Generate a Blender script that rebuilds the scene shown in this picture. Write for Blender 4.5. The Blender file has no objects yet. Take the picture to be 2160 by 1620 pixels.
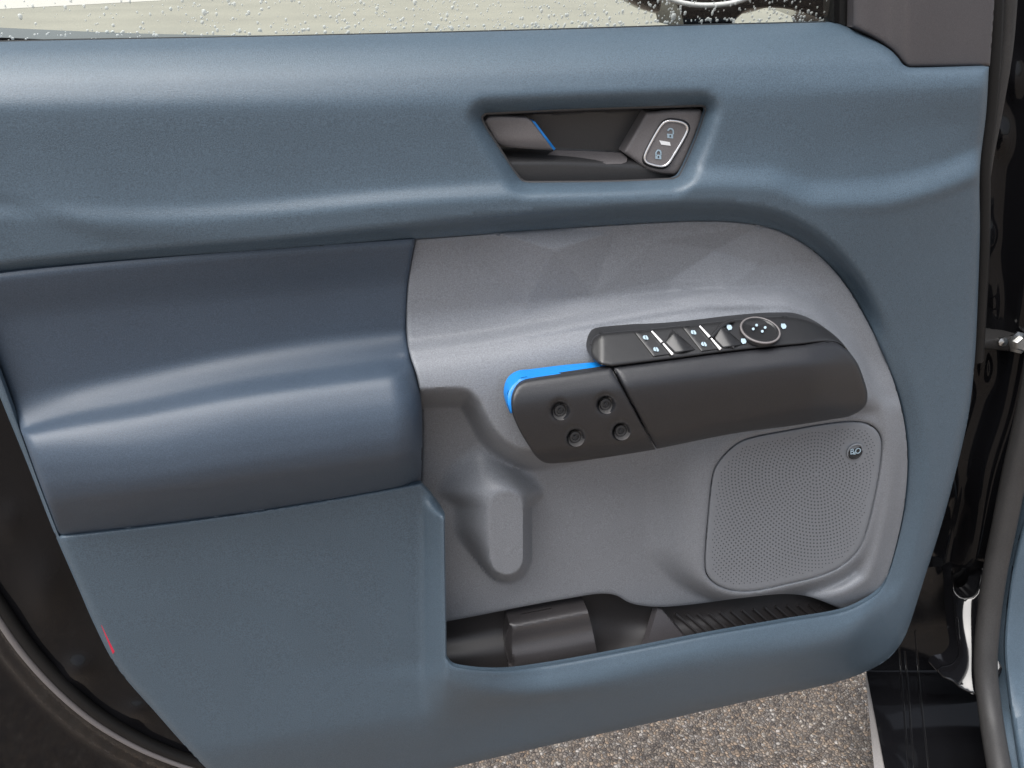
import bpy, bmesh, math, random
import numpy as np
from mathutils import Vector, Matrix, geometry

random.seed(7); rng = np.random.default_rng(7)
scene = bpy.context.scene
COL = scene.collection
R = math.radians

# ------------------------------------------------------------------ camera
PITCH, YAW, FPX = 27.0, 12.0, 1870.0
CAM = Vector((0.0, 0.0, 1.157))
DOOR_Y = 0.826                        # plane of the door trim
cam_d = bpy.data.cameras.new('camera'); cam = bpy.data.objects.new('camera', cam_d); COL.objects.link(cam)
cam.location = CAM; cam.rotation_euler = (R(90 - PITCH), 0, R(-YAW))
cam_d.sensor_width = 36; cam_d.lens = 36 * FPX / 2160; cam_d.clip_start = 0.02; cam_d.clip_end = 600
scene.camera = cam

# ------------------------------------------------------------------ overcast light
SUN_EL, SUN_AZ = 66.0, 245.0          # azimuth measured from +Y clockwise: over the camera's left shoulder
world = bpy.data.worlds.new('World'); scene.world = world; world.use_nodes = True
nt = world.node_tree; nt.nodes.clear()
wo = nt.nodes.new('ShaderNodeOutputWorld'); bg = nt.nodes.new('ShaderNodeBackground')
sky = nt.nodes.new('ShaderNodeTexSky'); sky.sky_type = 'NISHITA'; sky.sun_disc = False
sky.sun_elevation = R(SUN_EL); sky.sun_rotation = R(SUN_AZ); sky.air_density = 1.0; sky.dust_density = 3.0
hs = nt.nodes.new('ShaderNodeHueSaturation'); hs.inputs['Saturation'].default_value = 0.42
nt.links.new(sky.outputs[0], hs.inputs['Color']); nt.links.new(hs.outputs[0], bg.inputs['Color'])
nt.links.new(bg.outputs[0], wo.inputs['Surface']); bg.inputs['Strength'].default_value = 0.055
sd = bpy.data.lights.new('sun', 'SUN'); sd.energy = 1.5; sd.angle = R(60); sd.color = (1.0, 0.985, 0.97)
sun = bpy.data.objects.new('sun', sd); COL.objects.link(sun)
sdir = Vector((math.sin(R(SUN_AZ)) * math.cos(R(SUN_EL)), math.cos(R(SUN_AZ)) * math.cos(R(SUN_EL)), math.sin(R(SUN_EL))))
sun.rotation_euler = sdir.to_track_quat('Z', 'Y').to_euler(); sun.location = (-1, -1, 4)
scene.view_settings.view_transform = 'Standard'; scene.view_settings.look = 'None'
scene.view_settings.gamma = 1.0; scene.view_settings.use_curve_mapping = False
scene.view_settings.exposure = 1.9
scene.cycles.max_bounces = 8; scene.cycles.use_denoising = True

# ------------------------------------------------------------------ geometry helpers
_m = cam.rotation_euler.to_matrix()
RV, UV, FV = np.array(_m.col[0]), np.array(_m.col[1]), -np.array(_m.col[2])
CC = np.array(CAM)
def rays(px, py):
    px = np.asarray(px, float); py = np.asarray(py, float)
    return FV + ((px - 1080) / FPX)[..., None] * RV + ((810 - py) / FPX)[..., None] * UV
def P(px, py, d):
    """sight lines met with the plane standing d millimetres proud of the door plane"""
    r = rays(px, py); t = (DOOR_Y - np.asarray(d, float) / 1000) / r[..., 1]
    return CC + t[..., None] * r
def P1(px, py, d): return Vector(P(px, py, d))
def G(px, py, z):
    r = rays(px, py); t = (z - CC[2]) / r[..., 2]
    return CC + t[..., None] * r

def pint(pts, x):
    """monotone cubic through (x, y) knots, constant slope outside"""
    if np.isscalar(pts): return np.full(np.shape(x), float(pts))
    p = np.array(pts, float); xs, ys = p[:, 0], p[:, 1]
    if len(xs) == 1: return np.full(np.shape(x), ys[0])
    h = np.diff(xs); dl = np.diff(ys) / h; m = np.zeros(len(xs))
    for i in range(1, len(xs) - 1):
        if dl[i-1] * dl[i] > 0:
            w1, w2 = 2*h[i] + h[i-1], h[i] + 2*h[i-1]; m[i] = (w1 + w2) / (w1/dl[i-1] + w2/dl[i])
    m[0], m[-1] = dl[0], dl[-1]
    xx = np.clip(x, xs[0], xs[-1]); i = np.clip(np.searchsorted(xs, xx) - 1, 0, len(xs) - 2)
    t = (xx - xs[i]) / h[i]; t2 = t*t; t3 = t2*t
    y = (2*t3-3*t2+1)*ys[i] + (t3-2*t2+t)*h[i]*m[i] + (-2*t3+3*t2)*ys[i+1] + (t3-t2)*h[i]*m[i+1]
    return y
def section(X, Y, lines):
    """depth from feature lines that cross the door, pchip between them in Y"""
    yk = []; dk = []
    for k, (yp, dp) in enumerate(lines):
        y = pint(yp, X)
        if k: y = np.maximum(y, yk[-1] + 3)
        yk.append(y); dk.append(pint(dp, X))
    yk = np.array(yk); dk = np.array(dk); K = len(yk)
    h = np.diff(yk, axis=0); dl = np.diff(dk, axis=0) / h; m = np.zeros_like(yk)
    for i in range(1, K - 1):
        a, b = dl[i-1], dl[i]; w1, w2 = 2*h[i] + h[i-1], h[i] + 2*h[i-1]
        with np.errstate(divide='ignore', invalid='ignore'):
            v = (w1 + w2) / (w1/a + w2/b)
        m[i] = np.where(a*b > 0, v, 0)
    m[0], m[-1] = dl[0], dl[-1]
    out = np.zeros_like(X)
    Yc = np.clip(Y, yk[0], yk[-1])
    for i in range(K - 1):
        s = (Yc >= yk[i]) & (Yc <= yk[i+1]); t = (Yc - yk[i]) / h[i]; t2 = t*t; t3 = t2*t
        v = (2*t3-3*t2+1)*dk[i] + (t3-2*t2+t)*h[i]*m[i] + (-2*t3+3*t2)*dk[i+1] + (t3-t2)*h[i]*m[i+1]
        out = np.where(s, v, out)
    return out
def smooth(pts, closed=False, step=8.0):
    p = [np.array(q, float) for q in pts]; n = len(p); out = []
    rng_ = n if closed else n - 1
    for i in range(rng_):
        p1, p2 = p[i], p[(i+1) % n]
        p0 = p[i-1] if (closed or i > 0) else 2*p1 - p2
        p3 = p[(i+2) % n] if (closed or i + 2 < n) else 2*p2 - p1
        k = max(1, int(round(np.linalg.norm(p2 - p1) / step)))
        a = [max(np.linalg.norm(q2 - q1), 1e-6) ** 0.5 for q1, q2 in ((p0, p1), (p1, p2), (p2, p3))]
        t0, t1 = 0, a[0]; t2 = t1 + a[1]; t3 = t2 + a[2]
        for j in range(k):
            t = t1 + (t2 - t1) * j / k
            A1 = (t1-t)/(t1-t0)*p0 + (t-t0)/(t1-t0)*p1; A2 = (t2-t)/(t2-t1)*p1 + (t-t1)/(t2-t1)*p2
            A3 = (t3-t)/(t3-t2)*p2 + (t-t2)/(t3-t2)*p3
            B1 = (t2-t)/(t2-t0)*A1 + (t-t0)/(t2-t0)*A2; B2 = (t3-t)/(t3-t1)*A2 + (t-t1)/(t3-t1)*A3
            out.append((t2-t)/(t2-t1)*B1 + (t-t1)/(t2-t1)*B2)
    if not closed: out.append(p[-1])
    return np.array(out)
def joinp(*segs):
    """closed outline from smooth open runs: corners stay where runs meet"""
    out = []
    for s in segs:
        for q in np.atleast_2d(s):
            if not out or np.linalg.norm(out[-1] - q) > 0.8: out.append(np.array(q, float))
    if np.linalg.norm(out[0] - out[-1]) < 0.8: out.pop()
    return np.array(out)
def dens(poly, step):
    out = []
    for i in range(len(poly)):
        a, b = poly[i], poly[(i+1) % len(poly)]; k = max(1, int(np.ceil(np.linalg.norm(b - a) / step)))
        for j in range(k): out.append(a + (b - a) * j / k)
    return np.array(out)
def pdist(X, Y, poly, closed=True):
    """distance in pixels from points to a polyline"""
    a = poly; b = np.roll(poly, -1, axis=0)
    if not closed: a, b = poly[:-1], poly[1:]
    Xf = np.ravel(X); Yf = np.ravel(Y); out = np.empty(len(Xf)); ab = b - a; L = np.maximum((ab**2).sum(1), 1e-9)
    for s in range(0, len(Xf), 4000):
        px = Xf[s:s+4000, None] - a[:, 0]; py = Yf[s:s+4000, None] - a[:, 1]
        t = np.clip((px*ab[:, 0] + py*ab[:, 1]) / L, 0, 1)
        out[s:s+4000] = np.sqrt(((px - t*ab[:, 0])**2 + (py - t*ab[:, 1])**2).min(1))
    return out.reshape(np.shape(X))
def inside(X, Y, poly):
    Xf = np.ravel(X); Yf = np.ravel(Y); r = np.zeros(len(Xf), bool); n = len(poly)
    for i in range(n):
        x1, y1 = poly[i]; x2, y2 = poly[(i+1) % n]
        if y1 == y2: continue
        c = ((y1 > Yf) != (y2 > Yf)) & (Xf < (x2 - x1) * (Yf - y1) / (y2 - y1) + x1); r ^= c
    return r.reshape(np.shape(X))
def sst(a, b, x):
    t = np.clip((x - a) / (b - a), 0, 1); return t*t*(3 - 2*t)

# ------------------------------------------------------------------ object helpers
def thing(name, label, cat, loc, group=None):
    o = bpy.data.objects.new(name, None); o.empty_display_size = 0.1; o.location = loc; COL.objects.link(o)
    o['label'] = label; o['category'] = cat
    if group: o['group'] = group
    return o
ORIGIN = {}
def world_of(o):
    m = Matrix.Translation(o.location)
    return m
def mesh_obj(name, verts, faces, mat, parent=None, smooth_=True, angle=40, kind=None, label=None):
    verts = np.asarray(verts, float)
    off = np.zeros(3)
    o_p = parent
    while o_p is not None:
        off += np.array(o_p.location); o_p = o_p.parent
    me = bpy.data.meshes.new(name)
    base = verts.mean(0) if len(verts) else np.zeros(3)
    me.from_pydata([tuple(v) for v in (verts - base)], [], [tuple(int(i) for i in f) for f in faces]); me.update()
    if smooth_:
        me.polygons.foreach_set('use_smooth', [True] * len(me.polygons))
        if angle: me.set_sharp_from_angle(angle=R(angle))
    if mat is not None: me.materials.append(mat)
    o = bpy.data.objects.new(name, me); COL.objects.link(o)
    o.location = tuple(base - off)
    if parent is not None: o.parent = parent
    if kind: o['kind'] = kind
    if label: o['label'] = label
    return o
def fix_normals(o):
    bm = bmesh.new(); bm.from_mesh(o.data); bmesh.ops.recalc_face_normals(bm, faces=bm.faces); bm.to_mesh(o.data); bm.free()

def patch(name, outer, holes, depth, mat, parent, step=10, rings=(2.5, 5.5, 9.5), skirt=25, roll=None, bstep=6, angle=40,
          back=False, label=None, kind=None, guides=(), creases=()):
    """a moulded shell: outline(s) in door-drawing pixels, a depth field in mm, edges returned backwards"""
    loops = [dens(np.array(outer, float), bstep)] + [dens(np.array(h, float), bstep) for h in holes]
    allb = [np.array(l) for l in loops]
    def bd(X, Y): return np.min([pdist(X, Y, l) for l in allb], axis=0)
    def ins(X, Y):
        r = inside(X, Y, allb[0])
        for h in allb[1:]: r &= ~inside(X, Y, h)
        return r
    x0, y0 = allb[0].min(0); x1, y1 = allb[0].max(0)
    gx, gy = np.meshgrid(np.arange(x0, x1 + step, step), np.arange(y0, y1 + step, step))
    gx = gx.ravel(); gy = gy.ravel(); keep = ins(gx, gy); gx, gy = gx[keep], gy[keep]
    last = rings[-1] if rings else 0
    dd = bd(gx, gy); keep = dd > last + step * 0.45; gx, gy = gx[keep], gy[keep]
    pts = [np.stack([gx, gy], 1)]
    for l in allb:
        t = np.roll(l, -1, 0) - np.roll(l, 1, 0); n = np.stack([-t[:, 1], t[:, 0]], 1); n /= np.maximum(np.linalg.norm(n, axis=1), 1e-6)[:, None]
        for r in rings:
            for s in (-1, 1):
                q = l + n * r * s; k = ins(q[:, 0], q[:, 1]); q = q[k]
                if len(q):
                    k = np.abs(bd(q[:, 0], q[:, 1]) - r) < 0.12 * r + 0.2; pts.append(q[k])
    for gl, offs in guides:
        gl = np.array(gl, float); t = np.gradient(gl, axis=0); n = np.stack([-t[:, 1], t[:, 0]], 1); n /= np.maximum(np.linalg.norm(n, axis=1), 1e-6)[:, None]
        for o_ in offs:
            q = gl + n * o_; k = ins(q[:, 0], q[:, 1]); q = q[k]
            if len(q): q = q[bd(q[:, 0], q[:, 1]) > last + 1.5]
            if len(q): pts.append(q)
    inner = np.concatenate(pts)
    for a_, b_ in creases:
        q = np.array([a_, b_], float); inner = inner[pdist(inner[:, 0], inner[:, 1], q, False) > 1.6]
    nb = sum(len(l) for l in allb)
    V2 = np.concatenate(allb + [inner]); edges = []; s = 0
    for l in allb:
        n = len(l); edges += [(s + i, s + (i + 1) % n) for i in range(n)]; s += n
    for a_, b_ in creases:
        k_ = max(2, int(np.hypot(a_[0]-b_[0], a_[1]-b_[1]) / 6)); q = np.array([(a_[0] + (b_[0]-a_[0])*i/k_, a_[1] + (b_[1]-a_[1])*i/k_) for i in range(k_+1)])
        k_ = ins(q[:, 0], q[:, 1]) & (bd(q[:, 0], q[:, 1]) > last + 1); q = q[k_]
        if len(q) > 1:
            n_ = len(V2); V2 = np.concatenate([V2, q]); edges += [(n_ + i, n_ + i + 1) for i in range(len(q) - 1)]
    res = geometry.delaunay_2d_cdt([Vector(v) for v in V2], edges, [], 0, 1e-4)
    nv = np.array([tuple(v) for v in res[0]]); tris = np.array([list(f) for f in res[2]])
    c = nv[tris].mean(1); k = ins(c[:, 0], c[:, 1]); tris = tris[k]
    X, Y = nv[:, 0], nv[:, 1]
    D = depth(X, Y)
    if roll:
        rl = roll if hasattr(roll[0], '__len__') else [roll] * len(allb)
        for l, (rr, drop) in zip(allb, rl):
            if drop: e = np.clip(pdist(X, Y, l) / rr, 0, 1); D = D - drop * (1 - np.sqrt(np.clip(1 - (1 - e)**2, 0, 1)))
    V = P(X, Y, D)
    # outward (towards -Y) orientation
    a = V[tris]; nrm = np.cross(a[:, 1] - a[:, 0], a[:, 2] - a[:, 0])
    flip = (nrm * (a[:, 0] - CC)).sum(1) > 0
    tris[flip] = tris[flip][:, ::-1]
    faces = [tuple(t) for t in tris]; verts = [V]
    if skirt:
        sk = skirt if hasattr(skirt, '__len__') else [skirt] * len(allb)
        orig = res[3]; idx = {}
        for i, o_ in enumerate(orig):
            for q in o_: idx[q] = i
        s = 0; nvv = len(V)
        for li, l in enumerate(allb):
            n = len(l); ids = [idx[s + i] for i in range(n)]
            bk = V[ids].copy(); bk[:, 1] += (sk[li](l) if callable(sk[li]) else sk[li]) / 1000
            area = 0.5 * np.sum(l[:, 0] * np.roll(l[:, 1], -1) - np.roll(l[:, 0], -1) * l[:, 1])
            fl = (area > 0) ^ (li > 0)
            for i in range(n):
                j = (i + 1) % n; q = (ids[i], ids[j], nvv + j, nvv + i)
                faces.append(q[::-1] if fl else q)
            verts.append(bk); nvv += n
            if back and li == 0: faces.append(tuple(range(nvv - n, nvv)))
            s += n
    return mesh_obj(name, np.concatenate(verts), faces, mat, parent, True, angle, kind, label)

def chip(name, pts, depth, thick, mat, parent, lift=0.0, smooth_=False, label=None):
    """small flat plate lying on a depth field"""
    p = np.array(pts, float); n = len(p); D = depth(p[:, 0], p[:, 1]) + lift
    f = P(p[:, 0], p[:, 1], D); b = f.copy(); b[:, 1] += thick / 1000
    area = 0.5 * np.sum(p[:, 0] * np.roll(p[:, 1], -1) - np.roll(p[:, 0], -1) * p[:, 1])
    top = list(range(n)); bot = list(range(n, 2*n))
    faces = [top[::-1] if area > 0 else top, bot if area > 0 else bot[::-1]]
    for i in range(n):
        j = (i+1) % n; q = (i, j, n + j, n + i); faces.append(q if area > 0 else q[::-1])
    return mesh_obj(name, np.concatenate([f, b]), faces, mat, parent, smooth_, 30, None, label)

def tube(name, pts, rad, mat, parent, seg=10, closed=False, flat=1.0, up=None, kind=None, label=None):
    pts = [Vector(p) for p in pts]; n = len(pts); verts = []; faces = []
    rads = rad if hasattr(rad, '__len__') else [rad] * n
    prev = None
    for i, p in enumerate(pts):
        a = pts[i-1] if (i > 0 or closed) else p; b = pts[(i+1) % n] if (i < n-1 or closed) else p
        t = (b - a).normalized(); u = Vector(up) if up else (prev or Vector((0.13, -1, 0.21)))
        u = (u - t * u.dot(t)).normalized(); w = t.cross(u); prev = u
        for k in range(seg):
            an = 2*math.pi*k/seg; verts.append(p + (u*math.cos(an)*flat + w*math.sin(an)) * rads[i])
    for i in range(n if closed else n-1):
        for k in range(seg):
            a = i*seg + k; b = i*seg + (k+1) % seg; c = ((i+1) % n)*seg + (k+1) % seg; d = ((i+1) % n)*seg + k; faces.append((a, b, c, d))
    if not closed: faces += [tuple(range(seg))[::-1], tuple(range((n-1)*seg, n*seg))]
    return mesh_obj(name, [tuple(v) for v in verts], faces, mat, parent, True, 50, kind, label)

def lathe(name, prof, centre, axis, mat, parent, seg=24, label=None, caps=True):
    """prof: (radius, height) pairs turned about an axis"""
    ax = Vector(axis).normalized(); u = ax.orthogonal().normalized(); w = ax.cross(u); c = Vector(centre); verts = []; faces = []
    for r, h in prof:
        for k in range(seg):
            a = 2*math.pi*k/seg; verts.append(c + ax*h + (u*math.cos(a) + w*math.sin(a))*r)
    for i in range(len(prof)-1):
        for k in range(seg):
            faces.append((i*seg+k, i*seg+(k+1) % seg, (i+1)*seg+(k+1) % seg, (i+1)*seg+k))
    if caps and prof[0][0] > 1e-6: faces.append(tuple(range(seg))[::-1])
    if caps and prof[-1][0] > 1e-6: faces.append(tuple(range((len(prof)-1)*seg, len(prof)*seg)))
    return mesh_obj(name, [tuple(v) for v in verts], faces, mat, parent, True, 35, None, label)

# ------------------------------------------------------------------ materials
def mat_basic(name, col, rough, grain=0.0, gscale=900, bump=0.0, metal=0.0, coat=0.0, var=0.0, vscale=14, spec=0.5, bdist=0.0004):
    m = bpy.data.materials.new(name); m.use_nodes = True; t = m.node_tree; b = t.nodes['Principled BSDF']
    b.inputs['Base Color'].default_value = (*col, 1); b.inputs['Roughness'].default_value = rough
    b.inputs['Metallic'].default_value = metal; b.inputs['Coat Weight'].default_value = coat
    b.inputs['Specular IOR Level'].default_value = spec
    tc = t.nodes.new('ShaderNodeTexCoord')
    def noise(sc, det=2):
        n = t.nodes.new('ShaderNodeTexNoise'); n.inputs['Scale'].default_value = sc; n.inputs['Detail'].default_value = det
        t.links.new(tc.outputs['Object'], n.inputs['Vector']); return n
    if grain or var:
        mx = t.nodes.new('ShaderNodeMix'); mx.data_type = 'RGBA'; mx.blend_type = 'MULTIPLY'; mx.inputs['Factor'].default_value = 1
        n = noise(gscale); mr = t.nodes.new('ShaderNodeMapRange'); mr.inputs['From Min'].default_value = .3; mr.inputs['From Max'].default_value = .7
        mr.inputs['To Min'].default_value = 1 - grain; mr.inputs['To Max'].default_value = 1 + grain
        t.links.new(n.outputs['Fac'], mr.inputs['Value'])
        n2 = noise(vscale, 4); mr2 = t.nodes.new('ShaderNodeMapRange'); mr2.inputs['From Min'].default_value = .3; mr2.inputs['From Max'].default_value = .7
        mr2.inputs['To Min'].default_value = 1 - var; mr2.inputs['To Max'].default_value = 1 + var
        t.links.new(n2.outputs['Fac'], mr2.inputs['Value'])
        mul = t.nodes.new('ShaderNodeMath'); mul.operation = 'MULTIPLY'
        t.links.new(mr.outputs[0], mul.inputs[0]); t.links.new(mr2.outputs[0], mul.inputs[1])
        cr = t.nodes.new('ShaderNodeCombineColor')
        for i in range(3): t.links.new(mul.outputs[0], cr.inputs[i])
        mx.inputs['A'].default_value = (*col, 1); t.links.new(cr.outputs[0], mx.inputs['B']); t.links.new(mx.outputs['Result'], b.inputs['Base Color'])
        rr = t.nodes.new('ShaderNodeMapRange'); rr.inputs['To Min'].default_value = max(rough - .06, 0); rr.inputs['To Max'].default_value = rough + .06
        t.links.new(n2.outputs['Fac'], rr.inputs['Value']); t.links.new(rr.outputs[0], b.inputs['Roughness'])
    if bump:
        n = noise(gscale * 1.4, 1); bp = t.nodes.new('ShaderNodeBump'); bp.inputs['Strength'].default_value = bump; bp.inputs['Distance'].default_value = bdist
        t.links.new(n.outputs['Fac'], bp.inputs['Height']); t.links.new(bp.outputs[0], b.inputs['Normal'])
    return m
M = {}
M['blue'] = mat_basic('slate_blue_plastic', (0.060, 0.089, 0.118), 0.42, 0.24, 900, 0.5, var=0.03)
M['bluesoft'] = mat_basic('slate_blue_leatherette', (0.040, 0.058, 0.084), 0.46, 0.20, 950, 0.35, var=0.03)
M['grey'] = mat_basic('warm_grey_plastic', (0.166, 0.176, 0.194), 0.48, 0.20, 900, 0.5, var=0.03)
M['grille'] = mat_basic('grey_grille_plastic', (0.165, 0.176, 0.194), 0.55, 0.10, 1100, 0.3, var=0.03)
M['char'] = mat_basic('charcoal_plastic', (0.0175, 0.0180, 0.0210), 0.42, 0.17, 800, 0.35, var=0.05)
M['pocket'] = mat_basic('dark_brown_plastic', (0.024, 0.0215, 0.0215), 0.42, 0.15, 900, 0.3, var=0.08)
M['block'] = mat_basic('pocket_plastic_lit', (0.048, 0.044, 0.045), 0.34, 0.15, 900, 0.3, var=0.06)  # same plastic as the pocket, lighter: its gloss is put into the colour
M['switch'] = mat_basic('black_satin_plastic', (0.016, 0.016, 0.017), 0.34, 0.1, 1500, 0.15, var=0.08)
M['hole'] = mat_basic('black_hole_plastic', (0.012, 0.012, 0.013), 0.6)
M['perf'] = mat_basic('shadowed_grille_plastic', (0.062, 0.065, 0.071), 0.6)
M['bezel'] = mat_basic('taupe_plastic', (0.150, 0.138, 0.138), 0.45, 0.12, 1100, 0.3, var=0.05)
M['bezeldark'] = mat_basic('dark_bezel_plastic', (0.040, 0.039, 0.040), 0.40, 0.12, 1100, 0.3)
M['accent'] = mat_basic('azure_paint', (0.004, 0.185, 0.56), 0.40, 0.04, 900, 0.1)
M['chrome'] = mat_basic('satin_chrome', (0.80, 0.78, 0.78), 0.22, metal=1.0)
M['bright'] = mat_basic('bright_trim', (0.85, 0.84, 0.84), 0.32, metal=0.55)
M['print'] = mat_basic('pale_print', (0.33, 0.43, 0.50), 0.5)
M['satin'] = mat_basic('glint_ring_metal', (0.42, 0.41, 0.41), 0.34, metal=0.85)
M['whiteprint'] = mat_basic('white_print', (0.82, 0.82, 0.82), 0.45)
M['paint'] = mat_basic('black_car_paint', (0.006, 0.006, 0.007), 0.07, 0.0, 60, 0.02, spec=0.22, bdist=0.0006)
M['paintglint'] = mat_basic('black_glint_paint', (0.006, 0.006, 0.007), 0.06, 0.0, 60, 0.02, spec=0.7, bdist=0.0006)  # extra reflective black, only for the added plate that makes a white reflection
M['rubber'] = mat_basic('black_rubber', (0.010, 0.0096, 0.0096), 0.55, 0.2, 700, 0.3, var=0.15, spec=0.25)
M['rubbergrey'] = mat_basic('grey_rubber', (0.034, 0.033, 0.033), 0.50, 0.2, 700, 0.3, var=0.12, spec=0.35)
M['sail'] = mat_basic('brown_grey_plastic', (0.058, 0.053, 0.056), 0.5, 0.14, 1000, 0.35, var=0.05)
M['red'] = mat_basic('red_reflector', (0.55, 0.02, 0.06), 0.25)
M['steel'] = mat_basic('zinc_steel', (0.45, 0.45, 0.44), 0.3, 0.1, 400, 0.2, metal=1.0)
M['strip'] = mat_basic('sill_reflection_grey', (0.19, 0.178, 0.172), 0.45, 0.1, 600, 0.2, var=0.1)  # pale reflection on the sill's lower edge, put into the colour

def mat_glass():
    m = bpy.data.materials.new('window_glass'); m.use_nodes = True; t = m.node_tree; t.nodes.clear()
    o = t.nodes.new('ShaderNodeOutputMaterial'); mx = t.nodes.new('ShaderNodeMixShader'); tr = t.nodes.new('ShaderNodeBsdfTransparent')
    gl = t.nodes.new('ShaderNodeBsdfGlossy'); gl.inputs['Roughness'].default_value = 0.02; fr = t.nodes.new('ShaderNodeFresnel'); fr.inputs['IOR'].default_value = 1.45
    tr.inputs['Color'].default_value = (0.90, 0.92, 0.88, 1)
    t.links.new(fr.outputs[0], mx.inputs[0]); t.links.new(tr.outputs[0], mx.inputs[1]); t.links.new(gl.outputs[0], mx.inputs[2]); t.links.new(mx.outputs[0], o.inputs['Surface'])
    return m
M['glass'] = mat_glass()
m = bpy.data.materials.new('rain_water'); m.use_nodes = True; b = m.node_tree.nodes['Principled BSDF']
b.inputs['Base Color'].default_value = (1, 1, 1, 1); b.inputs['Roughness'].default_value = 0.02; b.inputs['IOR'].default_value = 1.33; b.inputs['Transmission Weight'].default_value = 1.0
M['water'] = m
m = bpy.data.materials.new('rain_drop'); m.use_nodes = True; t = m.node_tree; t.nodes.clear()
o_ = t.nodes.new('ShaderNodeOutputMaterial'); mx1 = t.nodes.new('ShaderNodeMixShader'); mx2 = t.nodes.new('ShaderNodeMixShader')
tr_ = t.nodes.new('ShaderNodeBsdfTransparent'); tl_ = t.nodes.new('ShaderNodeBsdfTranslucent'); tl_.inputs['Color'].default_value = (.95, .97, .96, 1); gl_ = t.nodes.new('ShaderNodeBsdfGlossy'); gl_.inputs['Roughness'].default_value = 0.3  # white translucency puts the sky glints of clear drops into the colour
mx1.inputs[0].default_value = 0.12; mx2.inputs[0].default_value = 0.75
df_ = t.nodes.new('ShaderNodeBsdfDiffuse'); df_.inputs['Color'].default_value = (.96, .97, .97, 1); t.links.new(tl_.outputs[0], mx1.inputs[1]); t.links.new(gl_.outputs[0], mx1.inputs[2]); t.links.new(tr_.outputs[0], mx2.inputs[1]); t.links.new(mx1.outputs[0], mx2.inputs[2]); t.links.new(mx2.outputs[0], o_.inputs['Surface'])
M['rain'] = m

def mat_asphalt():
    m = bpy.data.materials.new('wet_aggregate_asphalt'); m.use_nodes = True; t = m.node_tree; b = t.nodes['Principled BSDF']
    tc = t.nodes.new('ShaderNodeTexCoord')
    v = t.nodes.new('ShaderNodeTexVoronoi'); v.inputs['Scale'].default_value = 195; t.links.new(tc.outputs['Object'], v.inputs['Vector'])
    sep = t.nodes.new('ShaderNodeSeparateColor'); t.links.new(v.outputs['Color'], sep.inputs[0])
    cr = t.nodes.new('ShaderNodeValToRGB'); e = cr.color_ramp.elements
    e[0].position = 0; e[0].color = (0.15, 0.125, 0.11, 1); e[1].position = 1; e[1].color = (0.60, 0.52, 0.46, 1)
    for pos, c in ((.18, (.23, .185, .15, 1)), (.4, (.40, .325, .26, 1)), (.62, (.31, .275, .245, 1)), (.8, (.50, .36, .25, 1)), (.92, (.51, .42, .33, 1)), (.97, (.72, .65, .57, 1))):
        k = e.new(pos); k.color = c
    t.links.new(sep.outputs[0], cr.inputs[0])
    v2 = t.nodes.new('ShaderNodeTexVoronoi'); v2.feature = 'DISTANCE_TO_EDGE'; v2.inputs['Scale'].default_value = 195; t.links.new(tc.outputs['Object'], v2.inputs['Vector'])
    mr = t.nodes.new('ShaderNodeMapRange'); mr.inputs['From Max'].default_value = 0.16; mr.inputs['To Min'].default_value = 0.35; t.links.new(v2.outputs['Distance'], mr.inputs['Value'])
    mx = t.nodes.new('ShaderNodeMix'); mx.data_type = 'RGBA'; mx.blend_type = 'MULTIPLY'; mx.inputs['Factor'].default_value = 1
    cc = t.nodes.new('ShaderNodeCombineColor')
    for i in range(3): t.links.new(mr.outputs[0], cc.inputs[i])
    t.links.new(cr.outputs[0], mx.inputs['A']); t.links.new(cc.outputs[0], mx.inputs['B']); t.links.new(mx.outputs['Result'], b.inputs['Base Color'])
    bp = t.nodes.new('ShaderNodeBump'); bp.inputs['Strength'].default_value = 0.9; bp.inputs['Distance'].default_value = 0.003
    mr3 = t.nodes.new('ShaderNodeMapRange'); mr3.inputs['From Max'].default_value = 0.35; t.links.new(v2.outputs['Distance'], mr3.inputs['Value'])
    t.links.new(mr3.outputs[0], bp.inputs['Height']); t.links.new(bp.outputs[0], b.inputs['Normal']); b.inputs['Roughness'].default_value = 0.45
    return m
M['asphalt'] = mat_asphalt()
M['concrete'] = mat_basic('pale_concrete', (0.25, 0.24, 0.195), 0.55, 0.12, 60, 0.3, var=0.08, vscale=0.8)
M['line'] = mat_basic('white_road_paint', (0.46, 0.44, 0.40), 0.5, 0.05, 80)

# ------------------------------------------------------------------ ground
def sheet(name, x0, x1, y0, y1, z, mat):
    o = mesh_obj(name, [(x0, y0, z), (x1, y0, z), (x1, y1, z), (x0, y1, z)], [(0, 1, 2, 3)], mat, None, False, kind='structure')
    return o
sheet('asphalt_ground', -200, 200, -200, 300, 0.0, M['asphalt'])
sheet('concrete_forecourt', -180, 180, 3.2, 280, 0.004, M['concrete'])

lq = [G(-500., 46., 0.008), G(340., 1., 0.008), G(340., -18., 0.008), G(-500., 14., 0.008)]
mesh_obj('painted_line', [tuple(v) for v in lq], [(0, 1, 2, 3)], M['line'], None, False, kind='structure')
# ------------------------------------------------------------------ CAR DOOR
door = car = thing('car', 'black car with its front door open, showing slate blue and grey door trim', 'car', tuple(P1(1000, 1560, 0)))

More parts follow.
